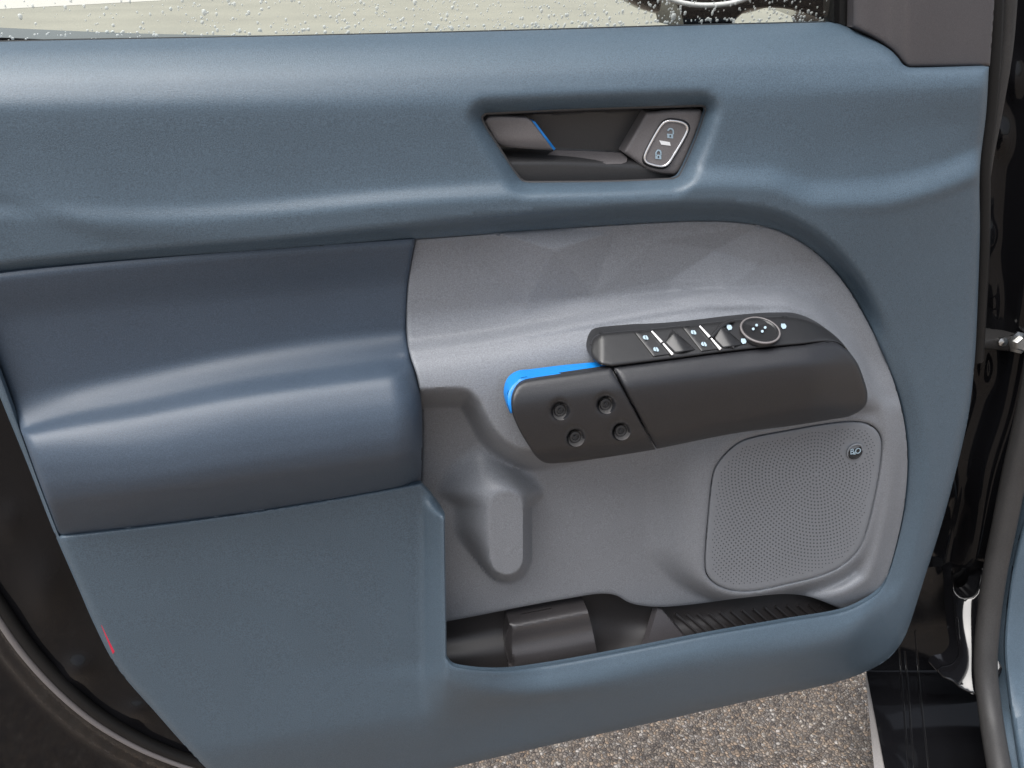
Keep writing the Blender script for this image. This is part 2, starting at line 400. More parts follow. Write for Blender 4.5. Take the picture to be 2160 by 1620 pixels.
# outlines (door drawing, in pixels of the photograph)
OUT_R = smooth([(2086, 141), (2080, 240), (2068, 340), (2066, 400), (2067, 480), (2063, 620), (2056, 760), (2044, 870), (2020, 980), (1988, 1100), (1950, 1220), (1921, 1312)])
OUT_B = smooth([(1921, 1312), (1905, 1350), (1875, 1388), (1830, 1415), (1760, 1440), (1600, 1474), (1400, 1519), (1200, 1563), (950, 1621), (780, 1668), (600, 1700), (520, 1690), (440, 1625), (330, 1505), (245, 1405), (200, 1320), (165, 1240), (112, 1118), (60, 985), (0, 838), (-60, 690), (-130, 500), (-190, 290), (-215, 97)])
OUT_T = smooth([(-215, 94), (0, 86), (540, 76), (1080, 63), (1450, 52), (1740, 45)])
OUT_S = smooth([(1740, 45), (1762, 47), (1795, 60), (1845, 84), (1875, 103), (1893, 120), (1906, 137), (1920, 143)])
outer = joinp(OUT_T, OUT_S, [(1920, 143), (2000, 142), (2086, 141)], OUT_R, OUT_B)

INS_R = smooth([(876, 504), (1100, 488), (1300, 474), (1470, 466), (1560, 469), (1640, 486), (1710, 525), (1775, 590), (1830, 680), (1876, 780), (1903, 870), (1914, 960), (1908, 1060), (1890, 1150), (1868, 1222), (1852, 1248), (1820, 1270), (1780, 1287), (1650, 1310), (1500, 1336), (1300, 1375), (1150, 1402), (1060, 1413), (990, 1410), (955, 1402), (942, 1386)])
ARM_R = smooth([(876, 504), (864, 570), (858, 650), (860, 720), (866, 752), (880, 795), (889, 850), (891, 930), (888, 1018)])
ARM_B = smooth([(888, 1018), (700, 1052), (500, 1084), (300, 1110), (126, 1130)])
ARM_L = smooth([(126, 1130), (84, 1020), (44, 908), (2, 792), (-60, 640), (-75, 590)])
ARM_T = smooth([(-75, 590), (0, 577), (200, 556), (500, 531), (876, 504)])
hole_ins = joinp(INS_R, [(942, 1386), (941, 1300), (938, 1085), (930, 1070)], [(930, 1070), (910, 1042), (888, 1018)], ARM_B, ARM_L, ARM_T)
HB = joinp(smooth([(1024, 238), (1200, 230), (1380, 224), (1478, 221)]), smooth([(1478, 221), (1489, 224), (1491, 234)]), smooth([(1491, 234), (1472, 290), (1440, 362), (1432, 374), (1420, 379)]),
           smooth([(1420, 379), (1300, 384), (1118, 386)]), smooth([(1118, 386), (1102, 383), (1090, 370), (1052, 313), (1020, 262), (1015, 246), (1024, 238)]))
HANDLE_HOLE = HB

def lip_frame(X, Y):
    ins_l = np.concatenate([INS_R])
    s = pdist(X, Y, ins_l, False)
    return s
def frame_depth(X, Y):
    L = [
        ([(-300, 97), (0, 85), (1080, 62), (1750, 44), (2100, 40)], -8),
        ([(-300, 125), (0, 120), (1080, 100), (1750, 84), (2100, 80)], 17),
        ([(-300, 185), (0, 180), (1000, 165), (1750, 140), (2100, 130)], [(-300, 41), (1700, 41), (2100, 40)]),
        ([(-300, 240), (0, 236), (1000, 226), (1750, 205), (2100, 185)], 51),
        ([(-300, 330), (0, 330), (1000, 315), (1750, 290), (2100, 270)], [(-300, 53), (1500, 53), (2100, 46)]),
        ([(-300, 425), (0, 423), (300, 430), (900, 388), (1300, 362), (1500, 348), (1620, 350), (1720, 376), (1850, 370), (1960, 345), (2065, 305), (2100, 295)],
         [(-300, 56), (200, 57), (1000, 56), (1500, 56), (1850, 52), (2066, 45)]),
        ([(-300, 470), (0, 468), (300, 475), (900, 432), (1300, 410), (1500, 398), (1620, 402), (1720, 436), (1850, 433), (1960, 409), (2065, 370), (2100, 360)],
         [(-300, 60), (200, 62), (1000, 66), (1500, 68), (1850, 66), (2066, 56)]),
        ([(-300, 490), (0, 488), (300, 495), (900, 450), (1300, 428), (1500, 416), (1620, 422), (1720, 458), (1850, 456), (1960, 432), (2065, 393), (2100, 383)],
         [(-300, 60), (200, 62), (1000, 66), (1500, 68), (1850, 63.5), (2066, 53)]),
        ([(-300, 1180), (130, 1120), (890, 1012), (1400, 950), (1780, 800), (2100, 760)], [(-300, 60), (890, 62), (1400, 60), (1780, 50), (2100, 38)]),
        ([(-300, 1420), (500, 1400), (890, 1390), (1060, 1424), (1500, 1346), (1780, 1300), (1880, 1220), (2100, 1150)], [(-300, 55), (500, 58), (890, 62), (1060, 80), (1500, 84), (1780, 78), (1880, 62), (2100, 36)]),
        ([(-300, 1460), (500, 1440), (890, 1440), (1060, 1462), (1500, 1390), (1780, 1342), (1880, 1270), (2100, 1190)], [(-300, 54), (500, 58), (890, 66), (1060, 87), (1500, 91), (1780, 85), (1880, 64), (2100, 34)]),
        ([(-300, 1640), (380, 1575), (900, 1500), (1400, 1470), (1830, 1400), (2100, 1300)], [(-300, 50), (380, 56), (900, 66), (1400, 76), (1830, 54), (2100, 22)]),
        ([(-300, 1760), (380, 1700), (900, 1640), (1400, 1560), (1830, 1440), (2100, 1350)], [(-300, 30), (380, 34), (900, 28), (1400, 30), (1830, 20), (2100, 0)]),
    ]
    D = section(X, Y, L)
    # rolled lip over the insert along its top and its bend
    s = pdist(X, Y, LIP_LINE, False)
    w = sst(1965, 1840, X + 0.25 * (Y - 500)) * sst(900, 560, Y)
    k = sst(480, 1150, X)
    D = D - w * (9 + 17 * k) * (1 - sst(3, 24 + 18 * k, s))
    # right-hand column turns gently in to the insert
    s2 = pdist(X, Y, INS_R, False)
    w2 = sst(1780, 1880, X) * sst(700, 900, Y) * sst(1330, 1230, Y)
    D = D - w2 * 9 * (1 - sst(0, 46, s2))
    # pocket lip: rounded top edge
    w3 = sst(1250, 1330, Y + 0.19 * (X - 1780)) * sst(930, 960, X) * sst(1900, 1800, X)
    D = D - w3 * 17 * (1 - np.sqrt(np.clip(1 - (1 - np.clip(s2 / 34, 0, 1))**2, 0, 1)))
    # armrest / bolster seam: narrow roll
    # handle dish
    s4 = pdist(X, Y, HANDLE_HOLE)
    tt = np.clip((38 - s4) / 38, 0, 1); D = D - 15 * tt * tt * (1.6 - 0.6 * tt)
    # pillow edge at lower left of the upper field
    s5 = (Y - pint([(-250, 380), (0, 432), (120, 470), (230, 508), (420, 518), (900, 470), (2100, 470)], X))
    D = D - sst(-34, 12, s5) * sst(700, 250, X) * 2.6 * (Y < 640)
    # raised flange at the left end of the map pocket
    D = D + sst(889, 894, X) * sst(1042, 1078, Y - 0.62 * (X - 905)) * sst(1540, 1400, Y) * sst(1150, 950, X) * (25 * np.clip((X - 892) / 45, 0, 1.1) + 3)
    return D
LIP_LINE = smooth([(-215, 605), (-75, 590), (0, 577), (200, 556), (500, 531), (876, 504), (1100, 488), (1300, 474), (1470, 466), (1560, 469), (1640, 486), (1710, 525), (1775, 590), (1830, 680), (1876, 780), (1903, 870)])
frame = patch('trim_panel', outer, [hole_ins, HANDLE_HOLE], frame_depth, M['blue'], door, step=9, rings=(2.5, 6, 11, 17, 24, 32, 41), skirt=(lambda l: np.where((l[:, 1] < 150) & (l[:, 0] < 1925), 3, 45), 4, 8), roll=((20, 9), (9, 4), (5, 1.5)), angle=62, creases=[((892., 1050.), (892., 1490.))])

# --- padded armrest bolster
def arm_depth(X, Y):
    top = [(-100, 592), (0, 577), (500, 531), (876, 504)]
    def off(o): return [(x, y + o) for x, y in top]
    L = [
        (top, [(-100, 54), (876, 46)]),
        (off(12), [(-100, 56), (876, 48)]),
        (off(26), [(-100, 55), (876, 46)]),
        ([(-100, 720), (0, 690), (500, 640), (876, 605)], [(-100, 48), (876, 36)]),
        ([(-100, 840), (0, 830), (300, 775), (500, 735), (700, 705), (876, 690)], [(-100, 50), (100, 48), (876, 37)]),
        ([(-100, 930), (44, 903), (170, 868), (300, 842), (500, 802), (700, 772), (876, 750)], [(-100, 66), (44, 66), (300, 66), (876, 62)]),
        ([(-100, 975), (44, 918), (300, 880), (500, 842), (700, 814), (876, 790)], [(-100, 78), (44, 82), (300, 90), (600, 93), (876, 94)]),
        ([(-100, 995), (44, 936), (300, 912), (500, 876), (700, 848), (876, 822)], [(-100, 84), (44, 90), (300, 100), (600, 104), (876, 105)]),
        ([(-100, 1015), (44, 962), (300, 944), (500, 912), (700, 882), (876, 854)], [(-100, 88.5), (44, 95.5), (300, 107), (600, 111.5), (876, 113)]),
        ([(-100, 1035), (52, 990), (300, 976), (500, 946), (700, 916), (876, 886)], [(-100, 91), (44, 98.5), (300, 111), (600, 116), (876, 118)]),
        ([(-100, 1060), (66, 1022), (300, 1006), (500, 978), (700, 948), (876, 918)], [(-100, 91.5), (44, 99.5), (300, 112.5), (600, 118), (876, 120)]),
        ([(-100, 1090), (84, 1052), (300, 1030), (500, 1004), (700, 975), (876, 948)], [(-100, 90), (44, 97), (300, 110), (600, 115.5), (876, 118)]),
        ([(-100, 1130), (105, 1088), (300, 1062), (500, 1036), (700, 1008), (888, 980)], [(-100, 82), (44, 84), (300, 95), (600, 100), (876, 102)]),
        ([(-100, 1170), (126, 1134), (300, 1114), (500, 1088), (700, 1056), (888, 1022)], [(-100, 54), (44, 54), (300, 54), (876, 56)]),
    ]
    D = section(X, Y, L)
    s = pdist(X, Y, ARM_R, False); w = sst(740, 800, Y)
    e = np.clip(s / 62, 0, 1); D = D - w * 34 * (1 - np.sqrt(np.clip(1 - (1 - e)**2, 0, 1)))
    e2 = np.clip(s / 10, 0, 1); D = D - (1 - w) * 5 * (1 - np.sqrt(np.clip(1 - (1 - e2)**2, 0, 1)))
    sl = pdist(X, Y, ARM_L, False); e = np.clip(sl / 16, 0, 1); D = D - 8 * (1 - np.sqrt(np.clip(1 - (1 - e)**2, 0, 1)))
    return D
arm_poly = joinp(ARM_T, ARM_R, ARM_B, ARM_L)
patch('armrest_bolster', arm_poly, [], arm_depth, M['bluesoft'], door, step=8, rings=(2.5, 6, 11, 18), skirt=45, angle=50)

# --- grey insert with facets, column boss and speaker pod
GR = smooth([(1504, 995), (1514, 975), (1537, 948), (1566, 928), (1659, 907), (1789, 888), (1828, 892), (1850, 906), (1860, 927), (1859, 969), (1846, 1047), (1825, 1130), (1807, 1166), (1776, 1194), (1737, 1213), (1659, 1233), (1581, 1248), (1535, 1244), (1504, 1229), (1489, 1210), (1486, 1184), (1492, 1093)], True, 7)
FAC = np.array([(1050, 592, 0), (1170, 527, 2.2), (1415, 590, 0), (1385, 508, .2), (1510, 527, -.9), (1600, 560, .2), (1530, 612, 1.9), (1690, 556, -.5), (1640, 622, 1.0), (1250, 622, .7), (1400, 636, .6),
                (1100, 664, 0), (1750, 622, 0), (1300, 486, 0), (1600, 476, 0), (930, 545, 0), (860, 480, 0), (1900, 500, 0), (1900, 720, 0), (850, 700, 0), (1700, 690, 0), (1200, 700, 0), (1000, 480, 0)], float)
_f = geometry.delaunay_2d_cdt([Vector((a, b)) for a, b, c in FAC], [], [], 0, 1e-5)
def facets(X, Y):
    out = np.zeros_like(X); v = np.array([tuple(q) for q in _f[0]]); oid = [o[0] for o in _f[3]]
    for tri in _f[2]:
        (x1, y1), (x2, y2), (x3, y3) = v[list(tri)]; z1, z2, z3 = [FAC[oid[i]][2] for i in tri]
        den = (y2-y3)*(x1-x3) + (x3-x2)*(y1-y3)
        a = ((y2-y3)*(X-x3) + (x3-x2)*(Y-y3))/den; b_ = ((y3-y1)*(X-x3) + (x1-x3)*(Y-y3))/den; c = 1-a-b_
        k = (a >= -1e-6) & (b_ >= -1e-6) & (c >= -1e-6); out = np.where(k, a*z1 + b_*z2 + c*z3, out)
    return out
FEDGES = []
for tri in _f[2]:
    ids_ = [_f[3][i][0] for i in tri]
    for i in range(3):
        a_, b_ = FAC[ids_[i]], FAC[ids_[(i+1) % 3]]
        key = (tuple(min((a_[:2], b_[:2]), key=tuple)), tuple(max((a_[:2], b_[:2]), key=tuple)))
        if key not in FEDGES and (a_[2] or b_[2]): FEDGES.append(key)
def capsule(X, Y, ax, ay, bx, by):
    vx, vy = bx-ax, by-ay; t = np.clip(((X-ax)*vx + (Y-ay)*vy) / (vx*vx + vy*vy), 0, 1)
    return np.hypot(X-ax-t*vx, Y-ay-t*vy)
def grille_plane(X, Y): return 60 + 0.012 * (1060 - Y) * -1 + 0.0 * X
def grey_depth(X, Y):
    ledge = [(840, 824), (960, 817), (990, 822), (1012, 842), (1030, 875), (1050, 908), (1075, 932), (1115, 948), (1300, 915), (1600, 860), (1920, 830)]
    def off(o): return [(x, y + o) for x, y in ledge]
    L = [
        ([(840, 500), (1470, 458), (1920, 458)], 38),
        ([(840, 590), (1500, 560), (1920, 570)], [(840, 35), (1920, 38)]),
        ([(840, 655), (1250, 622), (1600, 604), (1700, 616), (1790, 680), (1850, 790), (1920, 960)], [(840, 36), (1500, 38), (1920, 44)]),
        ([(840, 715), (1000, 697), (1250, 655), (1500, 622), (1640, 620), (1710, 638), (1790, 710), (1850, 820), (1920, 990)], [(840, 45), (1920, 50)]),
        ([(840, 748), (1000, 728), (1250, 684), (1500, 648), (1640, 644), (1710, 664), (1790, 740), (1850, 850), (1920, 1020)], [(840, 60), (1920, 64)]),
        ([(840, 756), (1000, 737), (1250, 694), (1500, 658), (1640, 654), (1710, 675), (1790, 752), (1850, 862), (1920, 1032)], [(840, 63), (1920, 66)]),
    ]
    cre = pint([(840, 756), (1000, 737), (1250, 694), (1500, 658), (1640, 654), (1710, 675), (1790, 752), (1850, 862), (1920, 1032)], X)
    U = section(X, np.minimum(Y, cre), L) + 4.4 * facets(X, Y) + 27 * (1 - np.exp(-np.clip(Y - cre, 0, None) / 55))
    low = section(X, Y, [(800, [(840, 22), (1300, 38), (1700, 40), (1870, 56), (1920, 60)]), (1060, [(840, 12), (1000, 16), (1300, 28), (1700, 30), (1870, 52), (1920, 58)]),
                         ([(840, 1300), (1920, 1250)], [(840, 20), (1300, 32), (1700, 34), (1870, 50), (1920, 56)]), (1460, [(840, 20), (1300, 34), (1700, 36), (1870, 48), (1920, 54)])])
    LG = smooth([(780, 828)] + ledge[:1] + ledge[1:], False, 8)
    sd_ = pdist(X, Y, LG, False) * np.where(Y > pint(ledge, X), 1, -1)
    w = sst(-2, 46, sd_); D = U * (1 - w) + low * w
    # outer flange on the right follows the outline
    s = pdist(X, Y, INS_R, False); w = sst(1600, 1820, X) * sst(740, 920, Y)
    fl = 62 - 10 * (1 - sst(0, 40, s)); D = D * (1 - w * (1 - sst(34, 84, s))) + fl * w * (1 - sst(34, 84, s))
    # speaker pod
    sg = pdist(X, Y, GR) * np.where(inside(X, Y, GR), -1, 1)
    fall = 26 + 104 * sst(1660, 1440, X) * sst(1290, 1150, Y) + 20 * sst(1100, 950, Y)
    e = 1 - sst(0, 1, np.clip(sg - 4, 0, None) / fall); pod = grille_plane(X, Y) + 1.5
    D = np.where(D < pod, D + (pod - D) * e, D)
    # column boss
    c = capsule(X, Y, 1069, 1072, 1069, 1178)
    hw = 33
    side = np.where(X < 1069, 1.0, 0.0); upw = sst(1075, 1035, Y)
    fo = 20 + 62 * sst(1110, 1000, X) * sst(1215, 1110, Y) + 40 * upw
    e = 1 - sst(0, 1, np.clip(c - hw, 0, None) / fo)
    bt = 66.0 - 0.02 * (1178 - Y)
    D = np.where(D < bt, D + (bt - D) * e, D)
    return D
EDGE_P = smooth([(936, 1312), (1000, 1300), (1100, 1280), (1200, 1262), (1270, 1252), (1300, 1256), (1330, 1272), (1385, 1280), (1450, 1276), (1560, 1262), (1650, 1253), (1700, 1257), (1740, 1270), (1775, 1286)])
INS_TOPR = INS_R[: int(np.argmin(np.hypot(INS_R[:, 0] - 1780, INS_R[:, 1] - 1287))) + 1]
grey_poly = joinp(INS_TOPR, EDGE_P[::-1], [(936, 1312), (880, 1324), (876, 1100), (884, 1018)], ARM_R[::-1])
GR_C = GR.mean(0)
LEDGE = smooth([(862, 824), (960, 817), (990, 822), (1012, 842), (1030, 875), (1050, 908), (1075, 932), (1115, 948), (1300, 915)], False, 5)
COLG = np.array([(1069 + 33*math.sin(a), (1178 if math.cos(a) < 0 else 1072) - 33*math.cos(a)) for a in np.linspace(0, 2*math.pi, 80)])
patch('grey_insert', grey_poly, [GR], grey_depth, M['grey'], door, step=5, rings=(2.5, 6, 11, 17), skirt=(14, 8), roll=(7, 2.2), angle=40,
      guides=[(LEDGE, (-2, 3, 8, 13, 18, 23, 28, 34, 40, 46)), (COLG, (0, 3, 6, 10, 15, 20))], creases=FEDGES)

# --- speaker grille, its holes and badge
def gdep(X, Y): return grille_plane(X, Y) + 1.2
gr = patch('speaker_grille', GR_C + (GR - GR_C) * 0.991, [], gdep, M['grille'], door, step=12, rings=(2, 4.5, 8), skirt=9, roll=(7, 2.4), angle=40)
GI = GR + (np.array([1676, 1070]) - GR) * 0.0
hv = []; hf = []
cx, cy = 1722, 1000
for ring in range(1, 62):
    r = ring * 7.3; n = max(6, int(2*math.pi*r / 7.3))
    for k in range(n):
        a = 2*math.pi*(k + 0.5*(ring % 2))/n; x, y = cx + r*math.cos(a)*0.98, cy + r*math.sin(a)
        if not (1480 < x < 1865 and 880 < y < 1255): continue
        hv.append((x, y))
hv = np.array(hv); k = inside(hv[:, 0], hv[:, 1], GR) & (pdist(hv[:, 0], hv[:, 1], GR) > 15) & (np.hypot(hv[:, 0]-1802, hv[:, 1]-951) > 26)
hv = hv[k]; V = []; F = []
for x, y in hv:
    e = min(pdist(np.array([x]), np.array([y]), GR)[0] / 60, 1); rr = 1.25 + 0.75*e; s = len(V); d0 = float(gdep(np.array([x]), np.array([y]))[0])
    for q in range(6):
        a = q*math.pi/3; V.append(tuple(P(x + rr*math.cos(a), y + rr*math.sin(a), d0 + 0.15)))
    F.append(tuple(range(s, s+6))[::-1])
mesh_obj('perforations', V, F, M['perf'], gr, False, kind='stuff')
bc = P1(1802, 951, float(gdep(np.array([1802.]), np.array([951.]))[0])); px = 0.00050
baxis = (-0.05, -0.97, 0.22)
badge = lathe('speaker_badge', [(0.0098, -0.001), (0.0098, 0.0012), (0.0090, 0.0020), (0.0082, 0.0006), (0.0, 0.0006)], bc, baxis, M['hole'], gr, 28)
tube('badge_ring', [bc + Vector((math.cos(a)*0.0094, -0.0013, math.sin(a)*0.0094)) for a in np.linspace(0, 2*math.pi, 28, endpoint=False)], 0.0011, M['grille'], gr, 8, True)
def text_obj(name, body, centre, size, mat, parent, rot=(R(90), 0, 0), ext=0.0002):
    cu = bpy.data.curves.new(name, 'FONT'); cu.body = body; cu.size = size; cu.align_x = 'CENTER'; cu.align_y = 'CENTER'; cu.extrude = ext
    t = bpy.data.objects.new(name + '_tmp', cu); COL.objects.link(t); dg = bpy.context.evaluated_depsgraph_get()
    me = bpy.data.meshes.new_from_object(t.evaluated_get(dg)); bpy.data.objects.remove(t)
    mm = Matrix.Translation(centre) @ __import__('mathutils').Euler(rot).to_matrix().to_4x4()
    vs = [tuple(mm @ v.co) for v in me.vertices]; fs = [tuple(p.vertices) for p in me.polygons]
    return mesh_obj(name, vs, fs, mat, parent, False)
brot = (R(78), 0, 0)
for ch, dx, dz, sz in (('B', -0.0036, 0.0, 0.0095), ('&', 0.0, -0.0024, 0.0052), ('O', 0.0038, 0.0, 0.0095)):
    text_obj('badge_letter', ch, bc + Vector((dx, -0.0014, dz)), sz, M['print'], gr, brot)

# --- map pocket liner
def pocket_depth(X, Y):
    L = [
        ([(920, 1300), (1270, 1238), (1385, 1266), (1650, 1240), (1900, 1262)], [(920, 12), (1300, 8), (1400, 16), (1900, 26)]),
        ([(920, 1345), (1270, 1290), (1385, 1312), (1650, 1268), (1900, 1275)], [(920, 14), (1300, 10), (1400, 22), (1900, 30)]),
        ([(920, 1395), (1100, 1372), (1270, 1352), (1385, 1340), (1650, 1300), (1900, 1290)], [(920, 34), (1100, 32), (1300, 24), (1400, 32), (1900, 38)]),
        ([(920, 1440), (1100, 1440), (1500, 1370), (1900, 1320)], [(920, 44), (1100, 48), (1500, 48), (1900, 46)]),
    ]
    D = section(X, Y, L)
    return D
pk = joinp(EDGE_P - np.array([0, 10]), [(1800, 1290), (1790, 1300), (1500, 1352), (1300, 1392), (1060, 1428), (960, 1418), (920, 1412), (884, 1395), (882, 1318)])
pocket = patch('map_pocket', pk, [], pocket_depth, M['pocket'], door, step=9, rings=(3,), skirt=4)
# raised bottle block
BL = joinp(smooth([(1074, 1400), (1066, 1370), (1068, 1335), (1080, 1308), (1098, 1295)]), [(1098, 1295), (1232, 1270)], smooth([(1232, 1270), (1240, 1290), (1250, 1330), (1262, 1390)]), [(1262, 1394), (1074, 1430)])
def block_depth(X, Y):
    T = Y + 0.19 * (X - 1080)
    L = [(1288, 14), (1296, 20), (1318, 36), (1326, 39), (1350, 40), (1360, 41.5), (1388, 50), (1410, 53), (1450, 54)]
    return pint(L, T) - 10 * (1 - sst(0, 14, pdist(X, Y, BL[:int(len(BL)*0.3)], False)))
patch('bottle_block', BL, [], block_depth, M['block'], pocket, step=5, rings=(2, 5), skirt=25, angle=30)
# pale wedge divider
wd = joinp([(1386, 1281), (1362, 1362), (1340, 1420), (1470, 1400), (1446, 1344), (1396, 1284)])
patch('divider_wedge', wd, [], lambda X, Y: 24 + 0.30 * (Y - 1281), M['sail'], pocket, step=10, rings=(2,), skirt=10, roll=(4, 1.5))
# rubber ribs of the pocket mat
for i in range(15):
    x0 = 1424 + i * 23.5; yb = float(pint([(1385, 1284), (1450, 1288), (1560, 1280), (1650, 1270), (1700, 1268), (1790, 1284)], np.array([x0]))[0]) + 8
    x1 = x0 + 66; y1 = yb + 56
    pts = []
    for t in np.linspace(0, 1, 6):
        x = x0 + (x1 - x0)*t; y = yb + (y1 - yb)*t; pts.append(P1(x, y, float(pocket_depth(np.array([x]), np.array([y]))[0]) + 1.0))
    if x0 > 1745: continue
    tube('mat_rib', pts, 0.0022, M['pocket'], pocket, 6)

# --- pull handle and switch panel
SW_BACK = smooth([(1280, 701), (1400, 690), (1550, 674), (1650, 667), (1700, 674), (1740, 692), (1772, 718), (1790, 740)], False, 3)
SW_FRONT = smooth([(1290, 773), (1420, 757), (1542, 741), (1680, 727), (1762, 722), (1790, 740)], False, 3)
SW_L = smooth([(1290, 773), (1268, 769), (1253, 761), (1246, 746), (1246, 728), (1250, 714), (1262, 705), (1280, 701)], False, 3)
def sw_depth(X, Y):
    yb = pint([(1240, 706), (1262, 703), (1400, 690), (1550, 674), (1650, 667), (1700, 670), (1800, 700)], X)
    yf = pint([(1240, 780), (1290, 773), (1420, 757), (1542, 741), (1680, 727), (1762, 722), (1800, 730)], X)
    t = np.clip((Y - yb) / np.maximum(yf - yb, 12), -0.3, 1.2)
    d = 84 + 31 * t
    return d - 16 * sst(1690, 1800, X)
sw_poly = joinp(SW_BACK, SW_FRONT[::-1], SW_L)
def sw_depth_r(X, Y):
    return sw_depth(X, Y) - 5 * (1 - sst(0, 26, np.abs(X - 1247))) * (X < 1290)
pull = patch('switch_panel', sw_poly, [], sw_depth_r, M['switch'], door, step=5, rings=(1.5, 3, 5, 8), bstep=3, skirt=14, roll=(8, 3.2), angle=60)
GRIP_R = smooth([(1790, 740), (1808, 765), (1822, 800), (1830, 833), (1826, 854), (1812, 868), (1790, 879)], False, 3)
grip_poly = joinp(smooth([(1292, 774), (1420, 758), (1542, 742), (1680, 728), (1762, 723), (1790, 740)]), GRIP_R, smooth([(1790, 879), (1670, 898), (1550, 914), (1385, 947)]), [(1385, 947), (1292, 774)])
def grip_depth(X, Y):
    L = [
        ([(1070, 806), (1292, 773), (1542, 741), (1762, 722), (1840, 735)], [(1070, 112), (1700, 113), (1830, 97)]),
        ([(1070, 822), (1292, 790), (1542, 757), (1762, 738), (1840, 750)], [(1070, 118), (1700, 120.5), (1830, 102)]),
        ([(1070, 862), (1329, 822), (1500, 800), (1708, 772), (1840, 780)], [(1070, 126), (1700, 131), (1830, 106)]),
        ([(1070, 874), (1329, 836), (1500, 814), (1708, 788), (1840, 795)], [(1070, 126.5), (1700, 131.5), (1830, 106)]),
        ([(1070, 960), (1150, 945), (1385, 912), (1550, 880), (1790, 848), (1840, 845)], [(1070, 120), (1700, 122), (1830, 100)]),
        ([(1070, 990), (1150, 976), (1385, 948), (1550, 914), (1790, 880), (1840, 875)], [(1070, 104), (1700, 104), (1830, 92)]),
    ]
    return section(X, Y, L)
grip = patch('pull_handle', grip_poly, [], grip_depth, M['char'], door, step=7, rings=(2, 4.5, 8), skirt=52, roll=(10, 5), angle=45)
PL_T = smooth([(1289, 775), (1200, 788), (1130, 798), (1105, 803), (1090, 815), (1080, 836), (1080, 866), (1092, 900), (1115, 940), (1132, 964), (1150, 976), (1190, 976), (1270, 966), (1383, 948)], False, 3)
plate_poly = joinp(PL_T, [(1383, 948), (1289, 775)])
SCREWS = [(1181, 865), (1277, 852), (1213, 921), (1309, 908)]
def circ(x, y, r, n=20, ry=None): return np.array([(x + r*math.cos(a), y + (ry or r)*math.sin(a)) for a in np.linspace(0, 2*math.pi, n, endpoint=False)])
def plate_depth(X, Y):
    D = grip_depth(X, Y) - 0.6
    for sx, sy in SCREWS: D = D - 6.5 * (1 - sst(13, 25, np.hypot(X - sx, Y - sy)))
    return D
plate = patch('handle_plate', plate_poly, [circ(x, y, 15.5) for x, y in SCREWS], plate_depth, M['char'], door, step=6, rings=(1.8, 4, 7), skirt=[5] + [9]*4, roll=((8, 3.2), (3, 1), (3, 1), (3, 1), (3, 1)), angle=45)
for sx, sy in SCREWS:
    d0 = float(grip_depth(np.array([float(sx)]), np.array([float(sy)]))[0]); c = P1(sx, sy, d0 - 10.5)
    sc = lathe('screw_boss', [(0.0059, -0.004), (0.0059, 0.0), (0.0052, 0.0012), (0.0036, 0.0015), (0.0030, -0.0008), (0.0, -0.0008)], c, (-0.05, -0.97, 0.2), M['bezeldark'], plate, 20)
    lathe('screw_glint_ring', [(0.0080, 0.0066), (0.0077, 0.0060), (0.0068, 0.0030), (0.0060, 0.0006), (0.0058, -0.001)], c, (-0.05, -0.97, 0.2), M['satin'], plate, 24, caps=False)  # added metal ring to give the bevel its bright crescent of light
    lathe('screw_pin', [(0.0014, -0.001), (0.0014, 0.0006), (0.0, 0.0010)], c, (-0.05, -0.97, 0.2), M['char'], plate, 10)
ACC = joinp(smooth([(1289, 776), (1200, 784), (1128, 793), (1098, 797), (1079, 810), (1070, 832), (1070, 852), (1076, 872)]), smooth([(1096, 872), (1096, 836), (1108, 814), (1132, 808), (1289, 788)]))
def acc_depth(X, Y): return grip_depth(X, np.maximum(Y, 778)) - 5.0
patch('blue_accent', ACC, [], acc_depth, M['accent'], door, step=5, rings=(2, 4), skirt=15, roll=(5, 2.5), label='bright azure blue stripe edging the pull handle')

# --- switches on the panel
def swd(X, Y): return sw_depth(np.asarray(X, float), np.asarray(Y, float))
def window_switch(ox, oy):
    # rocker plate plus tilted paddle
    rp = [(1337+ox, 701+oy), (1377+ox, 696+oy), (1421+ox, 747+oy), (1378+ox, 753+oy)]
    w = patch('window_switch', dens(np.array(rp, float), 5), [], lambda X, Y: swd(X, Y) + 1.6, M['switch'], pull, step=6, rings=(1.6, 3.5), skirt=5, roll=(4, 1.6))
    pd = np.array([(1401+ox, 721+oy), (1422+ox, 698+oy), (1469+ox, 738+oy), (1424+ox, 745+oy)], float)
    patch('paddle', dens(pd, 5), [], lambda X, Y: swd(X, Y) + 1.0 + 3.2 * sst(1398+ox, 1432+ox, X - 0.55*(Y - 718 - oy)) * sst(1462+ox, 1428+ox, X - 0.55*(Y - 718 - oy)), M['switch'], pull, step=5, rings=(1.6, 3.5), skirt=6, roll=(4, 2))
    for a, b_ in (((1375+ox, 699+oy), (1396+ox, 722+oy)), ((1399+ox, 725+oy), (1419+ox, 748+oy))):
        p = []
        for t in np.linspace(0, 1, 5):
            x, y = a[0] + (b_[0]-a[0])*t, a[1] + (b_[1]-a[1])*t; p.append(P1(x, y, float(swd(x, y)) + 3.0))
        tube('chrome_strip', p, [0.0009, 0.0011, 0.0012, 0.0014, 0.0016], M['bright'], pull, 8)
    for x, y in ((1362+ox, 712+oy), (1384+ox, 737+oy)):
        chip('window_icon', [(x-5.5, y-2.5), (x-3, y-4.6), (x+2.4, y-4), (x+5.6, y+.8), (x+5.6, y+3.8), (x+2.4, y+4.6), (x-4, y+3), (x-5.5, y+.8)], swd, 0.4, M['print'], pull, 2.5)
        chip('icon_bar', [(x-2, y-4.6), (x-1, y-4.6), (x+2, y+4.6), (x+1, y+4.6)], swd, 0.3, M['switch'], pull, 2.8)
    return w
